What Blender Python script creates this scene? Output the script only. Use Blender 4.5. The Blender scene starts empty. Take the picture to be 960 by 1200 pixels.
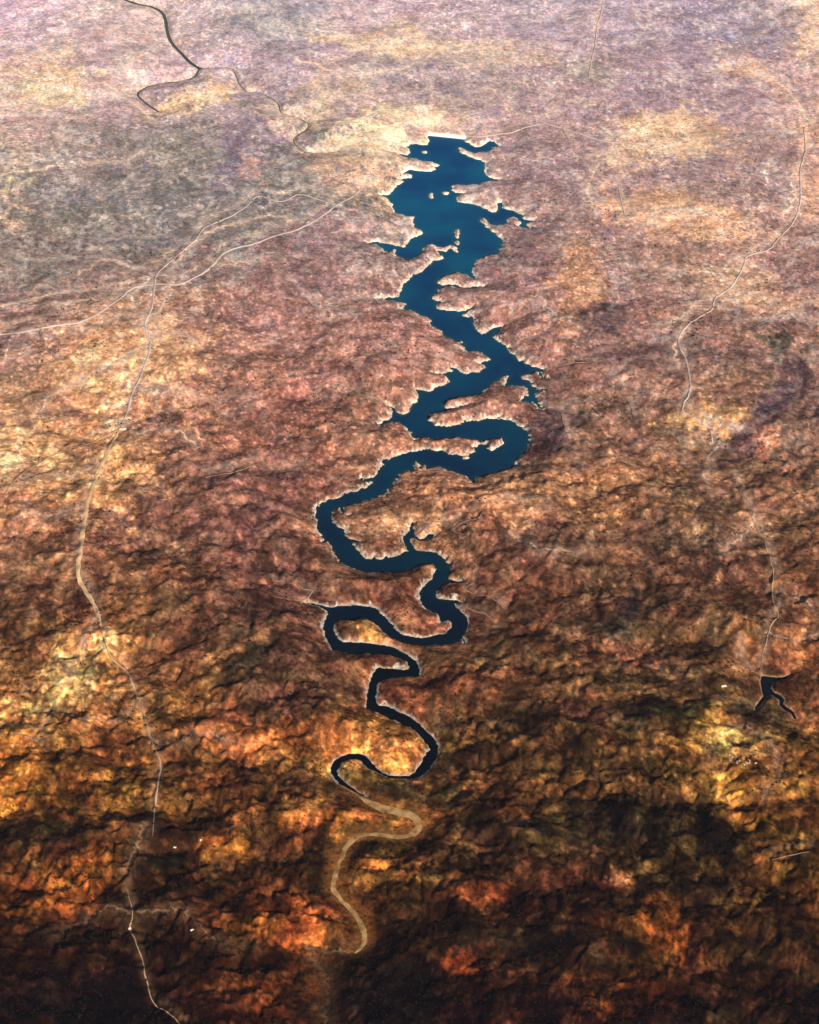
import bpy, math, random
import numpy as np
from mathutils import Vector

random.seed(7)
SC = bpy.context.scene
COL = SC.collection

# ------------------------------------------------------------------ camera, sky, sun, exposure
CAM_H, PITCH, HFOV = 10000.0, math.radians(35.0), math.radians(20.0)
cam_d = bpy.data.cameras.new("camera")
cam_d.sensor_fit = 'HORIZONTAL'; cam_d.angle = HFOV
cam_d.clip_start = 10.0; cam_d.clip_end = 300000.0
cam = bpy.data.objects.new("camera", cam_d); COL.objects.link(cam)
cam.location = (0, 0, CAM_H)
cam.rotation_euler = (math.pi/2 - PITCH, 0, 0)
SC.camera = cam

SUN_EL = math.radians(26.0)
SUN_AZ = math.radians(152.0)       # clockwise from +Y: the sun stands behind the camera's right shoulder
sun_dir = Vector((math.sin(SUN_AZ)*math.cos(SUN_EL), math.cos(SUN_AZ)*math.cos(SUN_EL), math.sin(SUN_EL)))
world = bpy.data.worlds.new("World"); SC.world = world; world.use_nodes = True
wn = world.node_tree.nodes; wl = world.node_tree.links
bg = wn["Background"]
sky = wn.new("ShaderNodeTexSky"); sky.sky_type = 'NISHITA'; sky.sun_disc = False
sky.sun_elevation = SUN_EL; sky.sun_rotation = SUN_AZ; sky.altitude = 200
wl.new(sky.outputs[0], bg.inputs[0]); bg.inputs[1].default_value = 0.05
sun_d = bpy.data.lights.new("sun", 'SUN'); sun_d.energy = 5.0; sun_d.angle = math.radians(0.5)
sun_d.color = (1.0, 0.93, 0.84)
sun = bpy.data.objects.new("sun", sun_d); COL.objects.link(sun)
sun.rotation_euler = (-sun_dir).to_track_quat('-Z', 'Y').to_euler()
sun.location = (0, 0, 20000)
SC.view_settings.view_transform = 'Standard'; SC.view_settings.look = 'None'
SC.view_settings.gamma = 1.0; SC.view_settings.exposure = 0.72
SC.cycles.use_denoising = True
SC.cycles.max_bounces = 6

# ------------------------------------------------------------------ photo pixels (960x1200) <-> ground plane
FX = 480.0/math.tan(HFOV/2)
cp, sp = math.cos(PITCH), math.sin(PITCH)
def ground(px, py, z=0.0):
    px = np.asarray(px, float); py = np.asarray(py, float); z = np.asarray(z, float)
    dx = (px-480.0)/FX; dy = (600.0-py)/FX
    vy = cp + dy*sp; vz = -sp + dy*cp
    t = (z-CAM_H)/vz
    return dx*t, vy*t
def to_px(x, y, z=0.0):
    dz = z-CAM_H
    depth = y*cp - dz*sp
    up = y*sp + dz*cp
    depth = np.maximum(depth, 1.0)
    return 480.0 + FX*x/depth, 600.0 - FX*up/depth

# ------------------------------------------------------------------ noise
def _hash(ix, iy, seed):
    h = (ix.astype(np.int64)*374761393 + iy.astype(np.int64)*668265263 + seed*1274126177) & 0xffffffff
    h = ((h ^ (h >> 13))*1274126177) & 0xffffffff
    h = (h ^ (h >> 16)) & 0xffff
    return h
_ang = np.arange(65536)/65536.0*2*np.pi
_GX, _GY = np.cos(_ang).astype(np.float32), np.sin(_ang).astype(np.float32)
def gn(x, y, lam, seed):
    """gradient noise about -1..1"""
    x = x/lam + seed*17.37; y = y/lam - seed*9.71
    fx0 = np.floor(x); fy0 = np.floor(y)
    ix = fx0.astype(np.int64); iy = fy0.astype(np.int64)
    fx = (x-fx0).astype(np.float32); fy = (y-fy0).astype(np.float32)
    u = fx*fx*fx*(fx*(fx*6-15)+10); v = fy*fy*fy*(fy*(fy*6-15)+10)
    def g(a, b):
        h = _hash(ix+a, iy+b, seed)
        return _GX[h]*(fx-a) + _GY[h]*(fy-b)
    n00 = g(0, 0); n10 = g(1, 0); n01 = g(0, 1); n11 = g(1, 1)
    return ((n00*(1-u)+n10*u)*(1-v) + (n01*(1-u)+n11*u)*v)*1.6
def fbm(x, y, lam, seed, octs=4, gain=0.5):
    s = 0; a = 1; t = 0
    for i in range(octs):
        s = s + a*gn(x, y, lam/(2.03**i), seed+i*3); t += a; a *= gain
    return s/t
def sstep(a, b, v):
    t = np.clip((v-a)/(b-a), 0, 1); return t*t*(3-2*t)

# ------------------------------------------------------------------ traced shorelines (photo pixels, tile by tile)
def T(x0, y0, s, pts): return [(x0+a/s, y0+b/s) for a, b in pts]
LAKE = []
LAKE += T(440,150,8,[(512,66),(830,88)])
LAKE += T(520,150,8,[(200,125),(250,140),(270,165),(310,178),(350,172),(390,150),(430,125),(470,125),(500,150),(535,172),(490,176),(455,180),(430,212),(390,222),(330,228),(290,238),(250,222),(200,200),(160,180),(140,180),(130,200),(160,228),(220,262),(300,288),(350,302),(385,330),(390,380),(400,430),(430,465),(480,480),(540,488),(480,496),(420,500),(360,512),(330,532),(280,520),(240,535),(200,540),(130,530),(85,540),(80,585),(110,605),(160,608),(200,610),(140,622),(125,650),(140,690),(200,705),(280,715),(320,722),(350,745),(410,767),(450,787),(495,790),(505,750),(515,705),(545,688)])
LAKE += T(520,220,8,[(560,165),(555,192),(600,202),(650,210),(700,237),(740,262),(745,282),(770,300),(855,312),(780,326),(765,345),(815,388),(740,372),(695,356),(730,330),(700,300),(650,272),(600,285),(590,310),(610,335),(560,342),(480,352),(440,345),(400,300),(370,280),(340,290),(350,320),(400,362),(440,402),(480,432),(530,462),(555,490),(550,540),(520,580),(500,615),(450,632),(380,650),(340,665),(300,675),(295,720),(272,760),(275,790)])
LAKE += T(500,310,8,[(445,100),(450,138),(430,130),(380,100),(340,90),(290,70),(250,85),(190,100),(130,125),(100,160),(115,188),(160,197),(240,182),(290,192),(320,212),(380,214),(450,206),(540,208),(450,224),(320,222),(240,206),(180,206),(140,215),(110,240),(100,275),(60,290),(45,310),(80,335),(125,345),(150,355),(100,360),(85,380),(110,412),(170,422),(230,432),(300,437),(380,432),(440,402),(400,436),(385,452),(340,465),(345,487),(390,492),(430,485),(440,510),(430,545),(460,580),(470,620),(510,647),(560,637),(610,607),(660,590),(715,572),(680,622),(645,648),(635,690),(680,722),(730,752)])
LAKE += T(540,390,8,[(450,150),(480,190),(520,240),(545,262),(590,256),(610,290),(660,312),(720,325),(762,340),(764,380),(776,432),(745,400),(730,365),(690,360),(665,390),(610,390),(575,400),(580,437),(640,442),(650,470),(680,505),(720,530),(770,536),(700,560),(700,600),(730,640),(755,705),(735,708),(700,680),(680,642),(640,662),(590,642),(570,635),(610,600),(640,560),(620,530),(590,507),(540,500),(470,495),(432,490),(420,440),(440,422),(465,400),(430,395),(390,415),(370,430),(320,462),(270,502),(220,547),(160,582),(80,602),(0,607)])
LAKE += T(440,400,8,[(740,542),(680,562),(640,580),(640,605),(670,630),(740,625),(800,612),(850,608),(740,634),(700,642),(650,667),(560,677),(510,690),(500,740),(535,765),(560,792),(620,792),(700,792),(760,786)])
LAKE += T(530,470,8,[(120,192),(180,177),(240,192),(280,172),(330,157),(420,157),(480,167),(550,182),(610,212),(660,252),(690,292),(710,340),(715,400),(700,450),(690,490),(650,510),(610,540),(590,570),(612,612),(560,627),(520,642),(440,667),(360,692),(280,712),(220,717),(202,740),(197,778),(160,732),(110,702),(60,682),(0,660)])
LAKE += T(430,470,8,[(770,650),(735,630),(660,620),(600,625),(560,630),(540,605),(520,610),(500,627),(490,580),(460,570),(440,590),(440,640),(410,650),(380,640),(340,667),(300,692),(265,732)])
LAKE += T(350,520,8,[(895,380),(850,420),(830,460),(780,487),(700,507),(650,532),(620,530),(590,557),(520,567),(470,577),(420,580),(415,620),(450,664),(480,676),(420,650),(395,620),(380,600),(350,610),(320,640),(310,690),(325,740)])
LAKE += T(350,600,8,[(345,100),(370,132),(410,162),(425,192),(440,227),(480,252),(520,262),(610,282),(515,284),(520,322),(550,367),(590,402),(630,437),(680,442),(710,412),(725,442),(790,442),(815,415),(840,427),(900,417),(950,397)])
LAKE += T(450,590,8,[(180,462),(225,445),(200,400),(175,350),(185,310),(220,270),(250,210),(268,175),(285,240),(285,290),(330,325),(370,330),(420,292),(480,290),(440,332),(380,352),(320,347),(270,320),(240,330),(260,380),(290,432),(340,447),(420,452),(480,457),(530,490),(570,522),(600,570),(620,620),(630,655),(600,680),(600,710),(660,730),(740,742),(650,748),(590,747),(560,770)])
LAKE += T(450,670,8,[(560,132),(535,160),(500,180),(490,230),(520,257),(600,267),(680,270),(740,292),(640,288),(660,320),(710,352),(750,392),(780,442),(790,500),(770,560),(745,600),(757,665),(730,632),(710,652),(670,667),(600,682),(520,690)])
LAKE += T(410,740,8,[(850,132),(700,132),(580,125),(480,100),(400,68),(345,30),(305,0)])
LAKE += T(350,680,8,[(750,440),(700,392),(640,365),(590,360),(550,375),(510,385),(440,380),(380,370),(340,402),(320,460),(340,502),(380,552),(420,577),(500,582),(600,582),(700,592),(780,607),(850,617)])
LAKE += T(410,740,8,[(430,160),(490,190),(550,230),(600,262),(640,310),(660,360),(650,412),(600,424),(540,427),(480,432),(400,437),(330,450),(272,480),(252,530),(250,600),(247,660),(270,692),(350,702),(420,732),(480,760)])
LAKE += T(410,820,8,[(500,122),(580,177),(650,227),(700,277),(760,332),(810,392),(830,440),(825,520),(800,570),(750,640),(700,692),(665,722),(600,743),(520,743),(440,735),(360,728),(290,700),(240,672),(190,650)])
LAKE += T(370,870,6.857,[(430,222),(395,190),(370,150),(320,135),(270,140),(220,155),(190,190),(175,230),(190,280),(232,318),(285,360),(345,403),(420,440),(360,424),(300,392),(240,362),(188,332),(150,290),(120,250),(118,200),(150,150),(200,115),(270,90),(340,90),(400,110),(440,150),(480,200),(530,240),(590,265)])
LAKE += T(410,820,8,[(470,717),(550,715),(610,682),(650,622),(690,562),(710,502),(745,467),(735,430),(700,382),(660,342),(600,282),(550,252),(500,242),(460,212),(410,190),(380,190),(330,150),(270,125),(200,100),(160,80)])
LAKE += T(410,740,8,[(155,680),(160,620),(170,540),(190,470),(210,402),(240,362),(280,342),(350,350),(430,350),(500,360),(553,360),(560,332),(535,290),(475,256),(400,227),(330,220),(280,215),(200,215)])
LAKE += T(350,680,8,[(640,690),(560,700),(480,687),(400,672),(350,662),(315,650),(282,590),(252,530),(235,460),(245,380),(270,322),(250,275),(180,242),(80,215),(180,226),(240,245),(290,256),(370,250),(430,240),(480,235),(560,230),(640,240),(700,255),(745,277),(770,310),(830,362)])
LAKE += T(450,670,8,[(100,530),(150,577),(230,607),(330,617),(400,612),(500,592),(580,577),(630,522),(637,480),(600,450),(560,465),(520,492),(498,482),(530,460),(520,420),(490,395),(450,380),(400,350),(360,310),(335,250),(330,210),(350,170),(400,110),(450,60),(480,10)])
LAKE += T(450,590,8,[(490,610),(485,575),(430,570),(380,577),(320,592),(260,622),(200,642),(100,652),(0,642)])
LAKE += T(350,600,8,[(730,567),(620,562),(540,542),(450,502),(380,462),(350,402),(320,350),(290,300),(270,272),(225,285),(240,262),(230,250),(210,210),(180,160)])
LAKE += T(350,520,8,[(165,770),(175,730),(165,680),(160,620),(190,580),(230,547),(290,522),(360,507),(400,477),(450,467),(480,452),(530,450),(580,427),(640,412),(680,380),(690,350),(610,346),(550,334),(640,328),(705,325),(725,290),(750,260),(760,220),(790,200),(780,160),(795,152),(850,145),(910,120)])
LAKE += T(430,470,8,[(320,495),(400,475),(480,465),(550,452),(600,457),(650,462),(690,460),(740,482),(790,502),(840,505),(870,512),(900,537)])
LAKE += T(530,470,8,[(110,547),(150,532),(162,490),(190,482),(220,475),(215,455),(190,435),(235,420),(290,407),(330,400),(335,440),(370,465),(410,455),(440,430),(500,400),(490,370),(460,355),(420,365),(370,365),(310,370),(270,385),(200,370),(140,357),(60,347),(0,350)])
LAKE += T(430,470,8,[(750,352),(700,357),(620,362),(550,347),(500,345),(460,365),(430,340),(420,300),(380,280),(350,240),(320,212),(290,205),(260,212),(240,190),(200,205),(150,215),(125,240),(140,185),(220,170),(242,140),(235,95),(215,50),(260,80),(300,112),(340,130),(380,110),(410,70),(440,40)])
LAKE += T(440,400,8,[(360,590),(390,542),(415,492),(365,430),(450,468),(500,470),(560,447),(620,412),(680,387),(690,350),(650,320),(570,304),(650,300),(715,287),(742,272),(690,240),(780,268),(800,285),(850,305),(890,292)])
LAKE += T(540,390,8,[(140,372),(170,370),(190,342),(245,325),(230,302),(180,290),(200,275),(270,250),(240,225),(200,190),(150,175),(100,180),(60,190),(50,160),(30,110),(0,70)])
LAKE += T(440,310,8,[(840,775),(810,745),(750,717),(690,692),(650,672),(620,632),(570,592),(515,562),(515,530),(490,492),(430,477),(390,460),(340,427),(280,432),(245,420),(270,372),(240,352),(180,342),(100,332),(10,316),(100,312),(170,312),(230,300),(240,260),(240,220),(270,180),(320,132),(350,97),(400,85),(450,45)])
LAKE += T(420,230,8,[(660,652),(690,618),(690,602),(760,597),(800,580),(770,550),(750,512),(820,517),(860,492),(920,522),(950,520),(920,485),(870,455),(830,465),(800,482),(730,470),(700,455),(640,460),(610,490),(590,530),(560,560),(500,590),(440,592),(400,572),(350,560),(340,500),(300,512),(250,532),(220,482),(170,456),(70,434),(170,426),(260,440),(340,455),(400,475),(440,475),(470,432),(490,402),(540,377),(610,347),(590,325),(530,290),(515,250),(525,190),(470,190),(400,165),(355,165)])
LAKE += T(440,150,8,[(175,770),(160,722),(130,672),(100,647),(40,624),(130,633),(140,600),(180,562),(230,522),(270,500),(215,480),(330,466),(340,440),(300,430),(255,428),(270,415),(320,392),(380,400),(450,405),(520,405),(570,387),(560,370),(600,350),(540,320),(480,312),(410,300),(370,282),(310,285),(250,262),(215,240),(300,255),(330,230),(310,192),(270,180),(330,170),(320,150),(380,150),(440,160),(490,155),(500,120),(490,82)])
def blob(cx, cy, rx, ry, n=9, jit=0.25):
    return [(cx+rx*(1+random.uniform(-jit, jit))*math.cos(2*math.pi*i/n), cy+ry*(1+random.uniform(-jit, jit))*math.sin(2*math.pi*i/n)) for i in range(n)]
ISLANDS = [blob(*c) for c in [(497.5,178.2,3.4,1.7),(505.5,229.3,2.7,4.4),(522.6,226.5,3.6,1.8),(536.2,273.8,3.2,5.2),(535.6,284.2,2.4,2.0)]]
POND = T(840,770,8,[(415,185),(440,178),(560,192),(620,188),(690,172),(650,208),(560,218),(520,240),(510,290),(530,330),(600,360),(634,400),(622,440),(655,468),(722,518),(752,585),(722,578),(700,535),(630,494),(586,452),(588,402),(520,358),(480,364),(450,402),(412,452),(365,500),(356,478),(398,420),(438,368),(428,320),(412,260)])
# rivers: centre lines with half width in metres
RIVERS = {
 'river': (T(140,0,4,[(-60,-40),(30,0),(90,20),(150,32),(195,55),(215,90),(225,150),(245,200),(300,260),(335,295),(375,320)]), 18),
 'river_arm': (T(140,0,4,[(375,320),(350,360),(290,380),(200,390),(130,408),(85,440),(120,480),(185,525)]), 10),
 'stream': (T(140,0,4,[(375,320),(440,318),(520,318),(545,350),(560,390),(600,430),(660,435),(740,480),(760,530),(830,550),(885,580),(870,610),(825,640),(820,670),(870,710),(950,718),(1020,712)]), 5),
}
# dry sandy river bed below the tail of the lake, (x, y, half width m)
BED_ = [(404,922,8),(418,931,16),(432,940,26),(448,947,36),(466,951,42),(484,957,40),(491,967,34),(484,978,30),(466,981,24),(444,978,22),(424,979,24),(410,987,22),(402,1002,18),(394,1022,17),(391,1042,18),(401,1056,18),(414,1069,20),(423,1084,22),(428,1098,22),(424,1110,18),(416,1117,11)]
BED = [(a, b, c*0.78) for a, b, c in BED_]
ROADS = [
 ('road', 9, [(205,302),(230,280),(240,267),(267,255),(287,243),(303,230),(330,236),(352,228),(380,236),(395,240)]),
 ('road', 9, [(205,302),(185,320),(181,335),(178,360),(170,382),(176,405),(165,440),(155,460),(150,480),(143,497)]),
 ('road', 13,[(424,222),(410,232),(395,240),(370,258),(345,270),(320,277),(300,285),(265,295),(245,315),(228,325),(210,333),(180,333),(155,338),(140,350),(110,370),(90,378),(60,382),(30,388),(-10,394)]),
 ('road', 12,[(545,160),(562,160),(580,158),(600,155),(620,148),(640,145),(665,152),(690,160),(712,166),(745,170),(775,178)]),
 ('road', 8, [(942,150),(944,175),(938,200),(938,235),(930,260),(912,280),(900,293),(877,300),(870,315),(858,335),(838,350),(835,362),(820,372),(805,382),(795,400),(803,420),(808,440),(808,460),(800,480),(815,490),(832,505),(836,525)]),
 ('sandy_track', 17,[(142,503),(130,520),(115,555),(105,580),(100,605),(95,640),(92,675),(105,700),(115,720),(118,738)]),
 ('dirt_road', 8,[(118,738),(130,770),(150,790),(165,830),(180,875),(188,895),(183,930),(178,980)]),
 ('dirt_road', 6,[(143,500),(135,505),(110,518),(85,525),(60,535),(20,560),(0,590)]),
 ('dirt_road', 5,[(860,560),(878,600),(885,615),(898,640),(906,670),(905,700),(912,722),(905,730),(897,755),(890,790)]),
 ('dirt_road', 4,[(148,1040),(155,1070),(152,1088),(160,1105),(168,1130),(172,1150),(180,1175),(200,1190),(216,1206)]),
 ('dirt_road', 5,[(866,760),(870,780),(890,790)]),
 ('road', 7,[(707,2),(703,20),(700,30),(697,55),(693,72),(690,90)]),
 ('road', 7,[(660,152),(672,175),(690,195),(705,205),(722,212),(728,235),(735,255),(760,275)]),
 ('track', 4,[(325,700),(350,704),(359,702),(366,693),(357,691),(345,684),(320,680)]),
 ('track', 5,[(478,625),(486,628),(500,618),(508,612),(520,613),(530,620),(542,612),(560,607),(566,600)]),
 ('track', 4,[(0,862),(30,862),(42,868),(55,882)]),
 ('track', 4,[(950,998),(925,1003),(905,1008)]),
 ('track', 6,[(655,1000),(600,470)][:0]),
 ('track', 4,[(553,684),(545,690),(558,697),(575,700),(590,712)]),
 ('track', 5,[(547,712),(556,716),(570,720),(585,735)]),
 ('track', 4,[(637,478),(655,482),(660,495),(668,520)]),
 ('track', 4,[(650,430),(680,425),(700,432),(735,470),(742,490)]),
 ('track', 4,[(440,350),(425,352),(410,358),(380,365)]),
 ('track', 3,[(355,548),(330,552),(300,545),(280,552),(240,560)]),
 ('track', 4,[(120,300),(150,318),(180,325),(215,345)]),
]

# ------------------------------------------------------------------ terrain grid: rings and spokes round the point under the aircraft, down to the horizon
dep = np.linspace(math.radians(50.5), math.radians(21.3), 1240)
r_f = CAM_H/np.tan(dep)
r_all = np.concatenate([[1500, 4000, 6000, 7300], r_f, r_f[-1]*np.array([1.012, 1.03, 1.07, 1.14, 1.25, 1.4, 1.6, 1.9, 2.3, 2.8, 3.4])])
th_f = np.linspace(-math.radians(16.2), math.radians(16.2), 1240)
ext = math.radians(16.2)+np.radians([0.06, 0.2, 0.5, 1.0, 1.8, 3, 5, 8, 12, 20, 32, 50, 75, 105, 135, 160])
th_all = np.concatenate([-ext[::-1], th_f, ext])
NR, NT = len(r_all), len(th_all)
TH, RR = np.meshgrid(th_all, r_all)
X = RR*np.sin(TH); Y = RR*np.cos(TH)
r_idx, t_idx = np.arange(NR), np.arange(NT)
def grid_coord(x, y):
    return np.interp(np.arctan2(x, y), th_all, t_idx), np.interp(np.hypot(x, y), r_all, r_idx)
def sample(F, x, y):
    u, v = grid_coord(np.asarray(x, float), np.asarray(y, float))
    i = np.clip(u.astype(int), 0, NT-2); j = np.clip(v.astype(int), 0, NR-2)
    a = u-i; b = v-j
    return (F[j, i]*(1-a)+F[j, i+1]*a)*(1-b) + (F[j+1, i]*(1-a)+F[j+1, i+1]*a)*b
CAP = 700.0
def seg_dist(lines, cap=CAP, closed=False):
    """distance from every vertex to a set of lines of ground points; also the fraction-carried width"""
    D = np.full(X.shape, cap); W = np.zeros(X.shape)
    for P, wd in lines:
        n = len(P)
        for k in range(n if closed else n-1):
            (x1, y1), (x2, y2) = P[k], P[(k+1) % n]
            w1, w2 = wd[k], wd[(k+1) % n]
            cx, cy = (x1+x2)/2, (y1+y2)/2; rad = cap + math.hypot(x2-x1, y2-y1)/2
            rc = math.hypot(cx, cy); tc = math.atan2(cx, cy); da = rad/max(rc-rad, 500)
            j0, j1 = np.searchsorted(r_all, [rc-rad, rc+rad]); i0, i1 = np.searchsorted(th_all, [tc-da, tc+da])
            if j1 <= j0 or i1 <= i0: continue
            sx, sy = X[j0:j1, i0:i1]-x1, Y[j0:j1, i0:i1]-y1
            dx, dy = x2-x1, y2-y1; L = dx*dx+dy*dy+1e-9
            t = np.clip((sx*dx+sy*dy)/L, 0, 1)
            d = np.hypot(sx-t*dx, sy-t*dy)
            sub = D[j0:j1, i0:i1]; m = d < sub
            sub[m] = d[m]; W[j0:j1, i0:i1][m] = (w1+(w2-w1)*t)[m]
    return D, W
def inside(loops):
    I = np.zeros(X.shape, bool)
    rows = {}
    for P in loops:
        G = [grid_coord(np.float64(a), np.float64(b)) for a, b in P]
        for k in range(len(G)):
            u1, v1 = G[k]; u2, v2 = G[(k+1) % len(G)]
            if v1 == v2: continue
            if v1 > v2: u1, v1, u2, v2 = u2, v2, u1, v1
            for j in range(int(math.ceil(v1)), int(math.ceil(v2))):
                rows.setdefault(j, []).append(u1+(u2-u1)*(j-v1)/(v2-v1))
    for j, us in rows.items():
        us.sort()
        for a, b in zip(us[0::2], us[1::2]):
            I[j, int(math.ceil(a)):int(math.floor(b))+1] = True
    return I
def gpts(pts): 
    a = np.array(pts, float); x, y = ground(a[:, 0], a[:, 1]); return list(zip(x.tolist(), y.tolist()))
def spline(pts, n=5):
    """Catmull-Rom through tuples of any width"""
    P = np.array(pts, float); out = []
    for i in range(len(P)-1):
        p0 = P[max(i-1, 0)]; p1 = P[i]; p2 = P[i+1]; p3 = P[min(i+2, len(P)-1)]
        for k in range(n):
            t = k/n
            out.append(0.5*((2*p1)+(-p0+p2)*t+(2*p0-5*p1+4*p2-p3)*t*t+(-p0+3*p1-3*p2+p3)*t**3))
    out.append(P[-1]); return [tuple(o) for o in out]

lakeG = gpts(LAKE); islG = [gpts(p) for p in ISLANDS]; pondG = gpts(POND)
z0 = lambda P: [0.0]*len(P)
D, _ = seg_dist([(lakeG, z0(lakeG))]+[(p, z0(p)) for p in islG], closed=True)
I = inside([lakeG]+islG)
jit = 5.0*gn(X, Y, 70, 5)+3.0*gn(X, Y, 30, 6)
sdL = np.where(I, -D, D) + jit*sstep(0, 12, D+6)
D, _ = seg_dist([(pondG, z0(pondG))], closed=True); I = inside([pondG])
sdP = np.where(I, -D, D) + 0.5*jit
sdR = np.full(X.shape, CAP)
sdEach = {}
for nm, (pts, hw) in RIVERS.items():
    P = gpts(spline(pts, 4)); D, _ = seg_dist([(P, z0(P))]); sdEach[nm] = D-hw+(0.1 if hw < 10 else 0.3)*jit; sdR = np.minimum(sdR, sdEach[nm])
bed_s = spline(BED, 4)
bx, by = ground([b[0] for b in bed_s], [b[1] for b in bed_s])
bedG = list(zip(bx.tolist(), by.tolist())); bedW = [b[2] for b in bed_s]
dB, wB = seg_dist([(bedG, bedW)])
sdW = np.minimum(np.minimum(sdL, sdP), sdR)
# the river valley goes on upstream of the dry bed
valley = gpts(spline([(380,1116),(365,1112),(364,1120),(374,1132),(384,1155),(380,1180),(384,1210)], 4))
dV, _ = seg_dist([(valley, z0(valley))])

# relief: rounded hills cut by sharp little valleys
wx = X+260*fbm(X, Y, 1400, 11, 3); wy = Y+260*fbm(X, Y, 1400, 23, 3)
rel = 0.75+0.5*fbm(X, Y, 6000, 31, 2)
PX, PY = to_px(X, Y)
flat = 1-0.70*np.exp(-(((PX-160)/190)**2+((PY-255)/75)**2))
flat = flat*(1-0.5*np.exp(-(((PX-430)/80)**2+((PY-180)/45)**2)))
rel = rel*flat*(0.62+0.38*sstep(23000, 12000, RR))
dR_ = np.gradient(r_all)[:, None]; dT_ = np.gradient(th_all)[None, :]
def soften(F, k):
    # rain and creep round the edges off
    for _ in range(k):
        F[1:-1] = 0.25*F[:-2]+0.5*F[1:-1]+0.25*F[2:]; F[:, 1:-1] = 0.25*F[:, :-2]+0.5*F[:, 1:-1]+0.25*F[:, 2:]
    return F
def slope(F):
    fr = np.gradient(F, axis=0)/dR_; ft = np.gradient(F, axis=1)/(dT_*RR)
    s_, c_ = np.sin(TH), np.cos(TH)
    return fr*s_+ft*c_, fr*c_-ft*s_
def gullies(x, y, ux, uy, lam, seed):
    """waves that run along the fall line, blended cell by cell: -1 in a gully, +1 on a rib"""
    px_ = x/lam; py_ = y/lam
    ix = np.floor(px_).astype(np.int64); iy = np.floor(py_).astype(np.int64)
    fx = px_-ix; fy = py_-iy
    num = np.zeros(x.shape, np.float32); wt = np.zeros(x.shape, np.float32)
    for a in (-1, 0, 1):
        for b in (-1, 0, 1):
            h = _hash(ix+a, iy+b, seed)
            qx = fx-a-0.5-0.42*_GX[h]; qy = fy-b-0.5-0.42*_GY[h]
            w = np.exp(-3.6*(qx*qx+qy*qy)).astype(np.float32)
            num += w*np.cos(2*np.pi*1.15*(qx*(-uy)+qy*ux)+h*0.001); wt += w
    return num/wt
nr_ = 0.75+0.5*sstep(19000, 11000, RR)
base = 62*gn(X+90*gn(X, Y, 700, 12), Y, 1500, 41) + nr_*(56*gn(X*0.8, Y, 700, 42) + 40*gn(X*0.8, Y, 330, 43) + 19*gn(X*0.85, Y, 165, 44) + 5*gn(X, Y, 80, 45))
water_pull = 34*(1-np.exp(-np.clip(sdW, 0, None)/330))
valley_pull = 40*(1-np.exp(-np.clip(np.minimum(dB-wB, dV), 0, None)/260))
rel = rel*0.80
h = base*rel + water_pull + valley_pull
G_all = 0; Gsh = 0
for lam, amp, sd in ((430, 26, 61), (215, 16, 62), (110, 6.8, 63), (56, 2.6, 64)):
    gx_, gy_ = slope(soften(h.copy(), 3))
    m_ = np.hypot(gx_, gy_)+1e-6
    g_ = gullies(X+0.25*lam*gn(X, Y, lam*1.3, sd+9), Y, gx_/m_, gy_/m_, lam, sd)
    if lam < 300: Gsh = Gsh + g_*(0.62 if lam > 200 else 0.4)
    h = h + amp*rel*nr_*sstep(0.0, 0.16, m_)*(0.9*g_-0.35*g_*g_+0.3)
h = soften(h, 4)
h = h + 1.3*gn(X, Y, 30, 47)
h = h - np.percentile(h[:, NT//2], 4)
far_fade = sstep(60000, 32000, RR)
sdL = sdL + np.interp(RR, [11000, 13200, 15500, 18000, 21000], [4, 9, 21, 16, 11])*Gsh*sstep(85, 5, np.abs(sdL)); sdP = sdP+2*Gsh
sdW = np.minimum(np.minimum(sdL, sdP), sdR)
Hh = np.maximum(h+25, 0)
corr = np.minimum(np.minimum(dB-wB, CAP), dV)
Hh = Hh*(0.14+0.86*sstep(-10, 330, sdW))*(0.14+0.86*sstep(0, 260, corr))
shore = np.where(sdW < 30, 0.42*sdW, 12.6+0.08*np.minimum(sdW-30, 60))
Z = np.where(sdW < 0, np.maximum(sdW*0.5, -18), shore + Hh*sstep(0, 40, sdW))
Z = Z*far_fade
Z[RR < 7400] = np.maximum(Z[RR < 7400], 20)

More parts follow.
